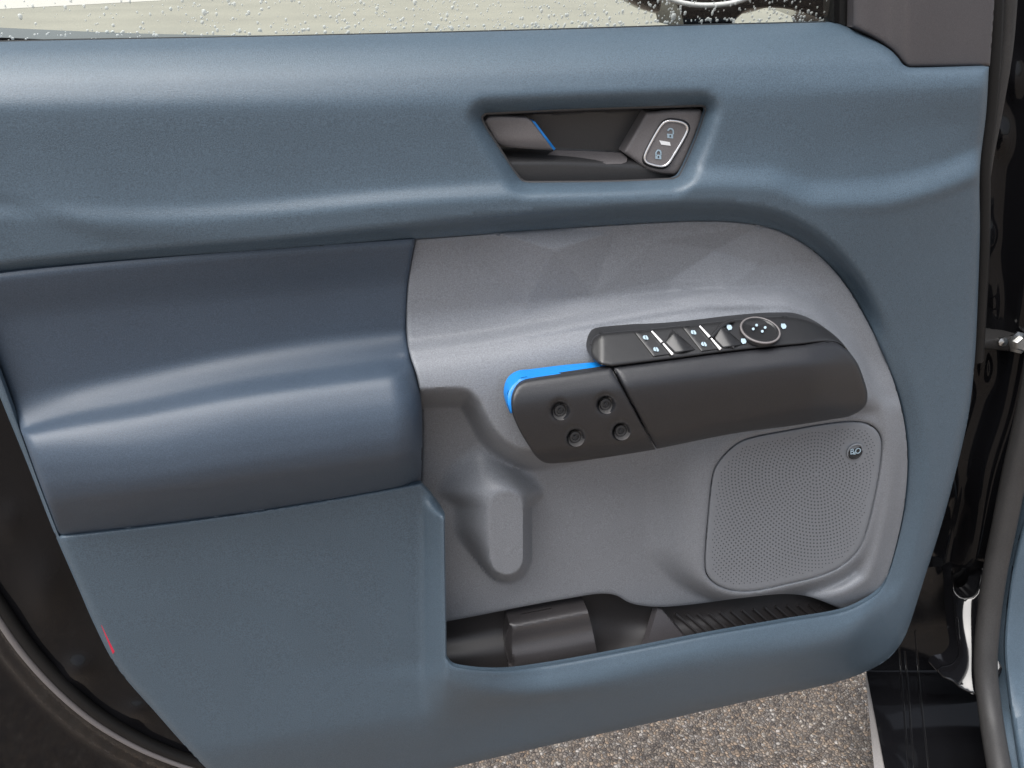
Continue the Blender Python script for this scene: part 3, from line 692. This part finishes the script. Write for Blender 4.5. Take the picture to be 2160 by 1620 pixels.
window_switch(0, 0); window_switch(101, -11)
dial_c = (1602, 697)
dd0 = float(swd(1602., 697.)); cpos = P1(1602, 701, float(swd(1602., 701.)))
nrm = np.cross(np.array(P(1640, 690, float(swd(1640., 690.)))) - np.array(P(1560, 690, float(swd(1560., 690.)))), np.array(P(1602, 675, float(swd(1602., 675.)))) - np.array(P(1602, 715, float(swd(1602., 715.)))))
nrm = Vector(nrm / np.linalg.norm(nrm)); nrm = nrm if nrm.z > 0 else -nrm; nrm = (nrm + Vector((0, 0, 0.75))).normalized()
dial = lathe('mirror_dial', [(0.0190, -0.002), (0.0190, 0.002), (0.0181, 0.0034), (0.0168, 0.0036), (0.0155, 0.0024), (0.006, 0.0016), (0.0, 0.0014)], cpos, nrm, M['switch'], pull, 32)
tube('dial_ring', [cpos + nrm*0.0028 + (nrm.orthogonal().normalized()*math.cos(a) + nrm.cross(nrm.orthogonal().normalized())*math.sin(a))*0.0188 for a in np.linspace(0, 2*math.pi, 36, endpoint=False)], 0.0011, M['bezel'], pull, 8, True)
for x, y in ((1596, 686), (1614, 691), (1589, 694), (1608, 699)):
    chip('arrow_icon', [(x-2.8, y-.7), (x-.7, y-2.8), (x+2.1, y-2.5), (x+2.8, y+.7), (x+.7, y+2.8), (x-2.1, y+1.8)], lambda X, Y: swd(X, Y) , 0.3, M['print'], pull, 4.6)
for x, y in ((1538.5, 690.5), (1568.5, 719.5), (1653, 688)):
    chip('mirror_icon', [(x-5, y-5), (x+3, y-5), (x+6, y), (x+4.5, y+4.5), (x-1.5, y+6), (x-5, y+1.5)], swd, 0.4, M['print'], pull, 1.6)
rg = [P1(x, y, float(swd(x, y)) + 2.5) for x, y in smooth([(1500, 712), (1515, 695), (1533, 680), (1548, 677)], False, 6)]
tube('raised_ridge', rg, 0.0022, M['switch'], pull, 8)
rg = [P1(x, y, float(swd(x, y)) + 0.6) for x, y in smooth([(1520, 700), (1519, 712), (1528, 724), (1548, 733)], False, 6)]
tube('raised_ridge', rg, 0.0018, M['switch'], pull, 8)

# --- interior door release
def bowl_depth(X, Y):
    L = [
        ([(1000, 236), (1500, 216)], 24),
        ([(1000, 246), (1500, 228)], 4),
        ([(1000, 312), (1168, 314), (1320, 322), (1500, 330)], 2),
        ([(1000, 338), (1150, 338), (1320, 344), (1500, 354)], [(1000, 18), (1150, 20), (1500, 20)]),
        ([(1000, 346), (1150, 346), (1320, 352), (1500, 362)], [(1000, 21), (1150, 22.5), (1500, 22)]),
        ([(1000, 388), (1500, 384)], 23),
    ]
    return section(X, Y, L)
bz = patch('release_bowl', HB, [], bowl_depth, M['bezeldark'], door, step=4, rings=(2, 4.5), skirt=4, angle=50)
tube('bezel_rim', [P1(x, y, float(frame_depth(np.array([x]), np.array([y]))[0]) - 4.5) for x, y in dens(HB, 8)], 0.0020, M['bezeldark'], door, 8, True)
LDG = joinp(smooth([(1132, 341), (1150, 330), (1170, 317)], False, 4), smooth([(1170, 317), (1240, 319), (1312, 323)], False, 6), smooth([(1312, 323), (1322, 332), (1322, 341), (1310, 346)], False, 4), smooth([(1310, 346), (1220, 347), (1150, 345), (1132, 341)], False, 6))
patch('lit_finger_ledge', LDG, [], lambda X, Y: 5 + 17 * sst(312, 350, Y), M['bezel'], door, step=4, rings=(1.5, 3.5), skirt=3, angle=60)  # lit look of the shelf put into a lighter taupe
LEV = joinp(smooth([(1022, 256), (1028, 248), (1043, 245), (1100, 247), (1112, 248), (1121, 254)]), [(1121, 254), (1168, 316)], smooth([(1168, 316), (1115, 314), (1055, 307), (1047, 302)]), [(1047, 302), (1022, 256)])
def lev_depth(X, Y): return 25 + 6 * sst(1030, 1130, X) - 4 * sst(290, 318, Y)
lv = patch('release_lever', LEV, [], lev_depth, M['bezel'], door, step=6, rings=(2, 4), skirt=12, roll=(5, 2))
patch('lever_accent', np.array([(1122, 255), (1129, 257), (1172, 314), (1168, 317)], float), [], lambda X, Y: lev_depth(X, Y) - 1.5, M['accent'], lv, step=5, rings=(), skirt=10, label='thin azure blue edge on the release lever')
BLK = joinp(smooth([(1362, 236), (1420, 232), (1478, 232)]), smooth([(1478, 232), (1482, 240), (1465, 290), (1432, 364), (1424, 370)]), smooth([(1424, 370), (1390, 366), (1362, 356), (1340, 340), (1314, 321)]), [(1314, 321), (1362, 236)])
def blk_depth(X, Y): return 20 + 9 * sst(1310, 1420, X + 0.35*(Y - 320)) + 1.5 * sst(350, 240, Y) * -1
blk = patch('lock_switch_mount', BLK, [], blk_depth, M['bezel'], door, step=6, rings=(2, 5), skirt=22, roll=(7, 3.5), angle=50)
RING = smooth([(1409, 255), (1422, 255), (1440, 259), (1448, 265), (1450, 273), (1446, 284), (1423, 324), (1407, 347), (1397, 351), (1374, 347), (1362, 341), (1359.5, 333), (1362, 323), (1392, 268), (1400, 259)], True, 5)
cen = RING.mean(0)
btn = patch('lock_button', cen + (RING - cen) * 0.97, [], lambda X, Y: blk_depth(X, Y) + 0.8, M['bezel'], blk, step=6, rings=(2, 4), skirt=3)
tube('chrome_ring', [P1(x, y, float(blk_depth(np.array([x]), np.array([y]))[0]) + 1.6) for x, y in RING], 0.0015, M['chrome'], blk, 8, True)
tube('button_gap', [P1(x, y, float(blk_depth(np.array([x]), np.array([y]))[0]) + 0.2) for x, y in cen + (RING - cen) * 1.07], 0.0011, M['hole'], blk, 6, True)
bfield = lambda X, Y: blk_depth(np.asarray(X, float), np.asarray(Y, float))
chip('indicator_bar', [(1390.6, 296), (1413, 300), (1415, 307.5), (1395, 305)], bfield, 0.5, M['whiteprint'], blk, 1.5)
def padlock(x, y, opened):
    chip('padlock_icon', [(x-7, y+1), (x+6, y+2), (x+6, y+11), (x-6, y+10)], bfield, 0.4, M['print'], blk, 1.5)
    pts = [(x-5, y+2), (x-5, y-3), (x-1, y-8), (x+4, y-6), (x+5, y+2)]
    if opened: pts = [(x-5, y-5), (x-2, y-9), (x+3, y-9), (x+6, y-5), (x+6, y+2)]
    tube('shackle', [P1(a, b_, float(bfield(a, b_)) + 1.4) for a, b_ in smooth(pts, False, 3)], 0.0008, M['print'], blk, 6)
    chip('keyhole', [(x-1.5, y+4), (x+1.5, y+4), (x+1.5, y+8), (x-1.5, y+8)], bfield, 0.3, M['bezeldark'], blk, 1.8)
padlock(1414, 281, True); padlock(1389, 325, False)

# --- window glass, belt weatherstrip and rain
def glass_pt(px, h):
    """point on the pane: h metres above the sill line, pane leaning inwards"""
    base = P1(px, float(pint([(-300, 99), (0, 87), (540, 77), (1080, 64), (1450, 53), (1750, 46), (1800, 45)], np.array([px]))[0]) + 6, -16)
    return base + Vector((0, -0.22 * h, h))
gx = np.linspace(-240, 1745, 14); V = []; F = []
for x in gx:
    for h in (-0.01, 0.15, 0.36): V.append(tuple(glass_pt(x, h)))
for i in range(len(gx) - 1):
    for j in range(2): F.append((i*3+j, (i+1)*3+j, (i+1)*3+j+1, i*3+j+1))
glass = mesh_obj('window_glass', V, F, M['glass'], door, True, label='rain-spotted side window pane above the blue trim')
V = []; F = []
def drop(c, r, el):
    s = len(V); nn = Vector((0, 0.976, 0.215)); uu = Vector((1, 0, 0)); ww = nn.cross(uu)
    if ww.z > 0: ww = -ww
    n1 = 8
    for ring, (rad, hh) in enumerate(((1.0, 0.0), (0.85, 0.30), (0.5, 0.52))):
        for k in range(n1):
            a = 2*math.pi*k/n1; V.append(tuple(c + uu*math.cos(a)*r*rad + ww*math.sin(a)*r*rad*(el if math.sin(a) > 0 else 1) + nn*hh*r))
    V.append(tuple(c + nn*0.6*r))
    for ring in range(2):
        for k in range(n1): F.append((s+ring*n1+k, s+ring*n1+(k+1) % n1, s+(ring+1)*n1+(k+1) % n1, s+(ring+1)*n1+k))
    for k in range(n1): F.append((s+2*n1+k, s+2*n1+(k+1) % n1, s+3*n1))
for i in range(4200):
    x = random.uniform(-200, 1735); dens_ = 0.22 + 0.78*min(max((x - 150)/900, 0), 1)
    if random.random() > dens_: continue
    h = random.random() * 0.10
    r = random.choice((0.0005, 0.0006, 0.0007, 0.0008, 0.0010, 0.0013)) * random.uniform(.7, 1.15)
    if random.random() < .05: r *= 1.9
    drop(glass_pt(x, h) + Vector((0, 0.0006, 0)), r, random.uniform(1.0, 2.2))
for i in range(160):
    drop(glass_pt(random.uniform(-200, 1735), random.uniform(0.004, 0.008)) + Vector((0, 0.0006, 0)), random.uniform(0.0006, 0.0018), 1.0)
o = mesh_obj('raindrops', V, F, M['rain'], None, True, 0, kind='stuff'); fix_normals(o); o['label'] = 'scattered raindrops clinging to the side window pane'; o['category'] = 'raindrops'
tube('belt_weatherstrip', [P1(x, y + 5, -13) for x, y in OUT_T], 0.0022, M['rubber'], door, 8)

# --- mirror sail cover and window channel
sail_poly = joinp(smooth([(1797, -260), (1797, -60), (1797, 56)]), smooth([(1797, 56), (1845, 80), (1875, 100), (1893, 117), (1906, 134), (1920, 141)]), [(1920, 141), (2000, 140), (2088, 139)], smooth([(2088, 139), (2094, 60), (2100, -40), (2108, -200)]), [(2108, -200), (1960, -330), (1797, -330)])
def sail_depth(X, Y): return 6 + pint([(1790, -14), (1800, 2), (1880, 16), (1905, 24), (1918, 27), (1930, 27), (2100, 18)], X) + 0.02*(Y - 100)
patch('mirror_sail_cover', sail_poly, [], sail_depth, M['sail'], door, step=9, rings=(2.5, 6), skirt=30, roll=(6, 3), angle=50)
ch = joinp([(1756, -330), (1797, -330), (1799, 60), (1760, 46)])
patch('window_channel', ch, [], lambda X, Y: -6 + 0*X - 5*np.abs(np.sin((X-1757)/40*math.pi*1.5)), M['rubber'], door, step=5, rings=(2,), skirt=20)
# --- front edge weatherstrip of the door
ws = smooth([(2140, -300), (2128, -60), (2120, 100), (2104, 220), (2086, 330), (2074, 425)], False, 14)
tube('door_edge_seal', [P1(x, y, -32) for x, y in ws], [0.0125 - 0.0085*i/len(ws) for i in range(len(ws))], M['rubbergrey'], door, 12)
ws = smooth([(2106, -300), (2101, -60), (2096, 100), (2086, 240), (2074, 340), (2073, 420), (2072, 520), (2060, 760)], False, 14)
tube('door_edge_gasket', [P1(x, y, -14) for x, y in ws], 0.008, M['rubber'], door, 10)

# --- black painted door shell
SH = joinp(smooth([(-420, 60), (400, 92), (1080, 84), (1740, 70)]), [(1740, 70), (2075, 150)], smooth([(2075, 150), (2056, 400), (2050, 640), (2025, 860), (1960, 1110), (1890, 1300), (1840, 1370)]), smooth([(1840, 1370), (1600, 1440), (1400, 1484), (950, 1590), (500, 1720), (100, 1830), (-300, 1900)]), smooth([(-300, 1900), (-520, 1750), (-600, 1400), (-560, 900), (-480, 400), (-420, 60)]))
SEAL_L = smooth([(-330, 560), (-200, 940), (-110, 1110), (0, 1276), (60, 1362), (130, 1440), (210, 1508), (300, 1562), (380, 1596), (440, 1615), (560, 1650), (700, 1700)], False, 14)
def shell_depth(X, Y):
    s = (X - pint([(-400, -700), (0, -420), (900, -140), (1276, 0), (1440, 130), (1562, 300), (1615, 440), (1900, 760)], Y))
    D = -22 + 0*X
    sd = pdist(X, Y, SEAL_L, False); outp = Y > pint([(-330, 560), (-200, 940), (-110, 1110), (0, 1276), (130, 1440), (300, 1562), (440, 1615), (700, 1700), (1800, 1900)], X)
    D = D - np.where(outp, 26 * sst(20, 70, sd), 0)
    D = D + 4*np.exp(-((X-70)/60)**2 - ((Y-1150)/120)**2) + 10*np.exp(-((X-100)/44)**2 - ((Y-1245)/66)**2) + 11*np.exp(-((X-165)/34)**2 - ((Y-1415)/30)**2) + 8*np.exp(-((X-290)/34)**2 - ((Y-1500)/22)**2) + 5*np.exp(-((X-20)/30)**2 - ((Y-1100)/40)**2)  # bulges shaped in to mirror sky where pale reflections sit
    return D
shell = patch('door_shell', SH, [], shell_depth, M['paint'], door, step=9, rings=(6,), skirt=75, back=True)
tube('door_weatherstrip', [P1(x, y, -17) for x, y in SEAL_L], 0.0068, M['rubber'], door, 12)
tube('weatherstrip_lip', [P1(x - 15, y + 13, -12) for x, y in SEAL_L], [0.0052 - 0.0028 * i / len(SEAL_L) for i in range(len(SEAL_L))], M['bezel'], door, 10)
chip('red_reflector', [(213, 1318), (219, 1324), (242, 1374), (238, 1380)], lambda X, Y: frame_depth(X, Y) - 0.6, 2, M['red'], door, 0, label='small red reflector on the door edge')
# --- door mirror outside the window
def ellipsoid_grid(c, rx, ry, rz, p=2.6, nu=28, nv=16):
    V = []; F = []
    def sg(v, e): return math.copysign(abs(v)**e, v)
    e = 2.0 / p
    for j in range(nv + 1):
        ph = -math.pi/2 + math.pi*j/nv
        for i in range(nu):
            th = 2*math.pi*i/nu
            V.append((c[0] + rx*sg(math.cos(ph), e)*sg(math.cos(th), e), c[1] + ry*sg(math.cos(ph), e)*sg(math.sin(th), e), c[2] + rz*sg(math.sin(ph), e)))
    for j in range(nv):
        for i in range(nu): F.append((j*nu+i, j*nu+(i+1) % nu, (j+1)*nu+(i+1) % nu, (j+1)*nu+i))
    return V, F
def prism_px(name, poly, d0, d1, mat, parent, label=None):
    return patch(name, poly, [], lambda X, Y: d0 + 0*X, mat, parent, step=14, rings=(3, 7), skirt=abs(d0 - d1), roll=(10, 6), back=True, label=label)
foot = joinp(smooth([(1395, -90), (1420, 0), (1434, 30), (1441, 60)]), [(1441, 60), (1538, 60)], smooth([(1538, 60), (1555, 38), (1575, 23), (1600, 18), (1640, 17), (1675, 22), (1705, 32), (1740, 46)]), [(1745, 60), (1790, 60), (1790, -60), (1600, -90)])
prism_px('mirror_foot', foot, -95, -170, M['paint'], door)
mc = P1(1490, -128, -190)
V, F = ellipsoid_grid(mc, 0.115, 0.060, 0.078, 2.8)
hous = mesh_obj('mirror_housing', V, F, M['paint'], door, True, 0)
arc = smooth([(1330, -60), (1370, -25), (1412, -2), (1455, 9), (1500, 11), (1545, 6), (1580, -6), (1620, -30)], False, 10)
tube('mirror_trim_highlight', [P1(x, y, -92) for x, y in arc], 0.0026, M['whiteprint'], hous, 8)  # rim trim, its bright highlight put into the white colour

# ------------------------------------------------------------------ CAR BODY beside the door opening
def body_depth(X, Y):
    d = pint([(-300, -95), (1080, -94), (1300, -88), (1400, -66), (1480, 0), (1620, 92), (1760, 165)], Y)
    seal = pint([(-300, 2260), (600, 2190), (830, 2160), (1000, 2110), (1200, 2072), (1300, 2055), (1400, 2042), (1480, 2048), (1620, 2072), (1800, 2110)], Y)
    q = X - seal
    d = d + 40 * sst(-120, 10, q) * sst(1300, 1180, Y)
    d = d - 15 * np.exp(-((q + 75)/30)**2 - ((Y - 1130)/95)**2)
    d = d + 7*np.exp(-((X-2140)/16)**2-((Y-170)/40)**2) + 8*np.exp(-((X-2116)/14)**2-((Y-290)/34)**2) + 7*np.exp(-((X-2084)/12)**2-((Y-495)/22)**2) + 6*np.exp(-((X-2074)/14)**2-((Y-775)/34)**2) + 5*np.exp(-((X-2096)/10)**2-((Y-640)/60)**2)
    return d
BP = joinp([(2040, -320), (2420, -320), (2420, 1000), (2330, 1300), (2300, 1760)], smooth([(1905, 1760), (1880, 1680), (1868, 1620), (1849, 1520), (1829, 1418), (1815, 1340)]), [(1815, 1300), (1900, 1100), (1990, 800), (2040, 200)])
body = patch('hinge_pillar_and_sill', BP, [], body_depth, M['paint'], car, step=10, rings=(3, 7), skirt=[lambda l: np.where((l[:, 0] < 1930) & (l[:, 1] > 1380), 3, 90)], angle=60)
# added plate cut to the white reflection's outline and tilted to mirror the sun
_pc = np.array(P(2034, 1335, 0.0)); _vb = (CC - _pc) / np.linalg.norm(CC - _pc); _n = _vb + np.array(sdir) * 1.0; _n /= np.linalg.norm(_n)
def glint_depth(X, Y):
    r = rays(X, Y); t = ((_pc - CC) @ _n) / (r @ _n); y = r[..., 1] * t
    return (DOOR_Y - y) * 1000 + 1.6 * np.sin((X - 2000) / 26) + 1.6 * np.sin(Y / 37.0)
FT = joinp(smooth([(2006, 1180), (2008, 1250), (2014, 1330), (2020, 1380), (2006, 1398), (1984, 1404), (1976, 1414), (1990, 1430), (2010, 1440), (2024, 1452), (2044, 1462), (2090, 1470)], False, 5), smooth([(2120, 1400), (2120, 1300), (2110, 1180)]), smooth([(2068, 1180), (2064, 1225), (2054, 1252), (2034, 1258), (2016, 1246), (2010, 1210), (2006, 1180)], False, 5))
patch('reflection_plate', FT, [], glint_depth, M['paintglint'], car, step=6, rings=(1.5, 3.5), bstep=4, skirt=20, roll=(5, 3), angle=60)
st = []
es = smooth([(1829, 1418), (1849, 1520), (1868, 1620), (1880, 1680), (1905, 1760)], False, 20)
V = []; F = []
for i, (x, y) in enumerate(es):
    w = 4 + 20 * min(1.6, (y - 1418)/200); d0 = float(body_depth(np.array([x]), np.array([y]))[0])
    V.append(tuple(P(x - w*0.0 + 1, y, d0 - 2))); V.append(tuple(P(x - w, y + 2, d0 - 6)))
    b_ = np.array(P(x - w, y + 2, d0 - 6)); V.append((b_[0] + .03, b_[1], b_[2] - 0.02))
for i in range(len(es) - 1):
    for k in range(2): F.append((i*3+k, i*3+k+1, (i+1)*3+k+1, (i+1)*3+k))
mesh_obj('sill_edge_reflection', V, F, M['strip'], car, True, 40)
sl = smooth([(2230, 500), (2205, 640), (2178, 830), (2140, 1000), (2118, 1110), (2100, 1200), (2086, 1300), (2079, 1400), (2086, 1480), (2108, 1620), (2150, 1800)], False, 16)
sdp = [(500, -20), (900, 0), (1100, 12), (1250, 28), (1400, 62), (1500, 100), (1620, 165), (1800, 255)]
tube('opening_seal', [P1(x, y, float(pint(sdp, np.array([y]))[0])) for x, y in sl], [0.0150]*len(sl), M['rubbergrey'], car, 16)
TR = joinp(smooth([(2330, 500), (2250, 800), (2170, 1060), (2138, 1180), (2122, 1290), (2117, 1370), (2124, 1450), (2142, 1580), (2162, 1700), (2190, 1800)]), [(2190, 1800), (2500, 1800), (2500, 500)])
patch('interior_kick_trim', TR, [], lambda X, Y: pint(sdp, Y) + 6 + 0.12*np.clip(X - 2140, 0, 200), M['blue'], car, step=14, rings=(3, 7, 12), skirt=30, roll=(18, 9))
for pts in ([(1894, 1352), (1902, 1450), (1909, 1540), (1915, 1640), (1924, 1755)], [(1907, 1372), (1915, 1460), (1921, 1550), (1928, 1640), (1938, 1755)], [(1930, 1330), (1936, 1420), (1946, 1520), (1957, 1620), (1970, 1755)]):
    tube('sill_crease', [P1(x, y, float(body_depth(np.array([x]), np.array([y]))[0]) - 1.0) for x, y in smooth(pts, False, 14)], 0.0024, M['paint'], car, 10)
# hinge with its bolt
hg = joinp(smooth([(2050, 720), (2100, 712), (2140, 706), (2230, 700)]), smooth([(2230, 748), (2140, 742), (2100, 738), (2050, 735)]))
hinge = patch('door_hinge', hg, [], lambda X, Y: -58 + 0*X, M['rubbergrey'], car, step=8, rings=(2, 5), skirt=30, roll=(8, 5))
lathe('hinge_bolt', [(0.015, 0.0), (0.015, 0.003), (0.010, 0.004), (0.010, 0.010), (0.008, 0.0115), (0.0, 0.0115)], P1(2148, 722, -57), (-.2, -.95, .2), M['steel'], hinge, 6)
lathe('hinge_bolt', [(0.006, 0.0), (0.006, 0.004), (0.0, 0.006)], P1(2113, 720, -57), (-.2, -.95, .2), M['steel'], hinge, 8)
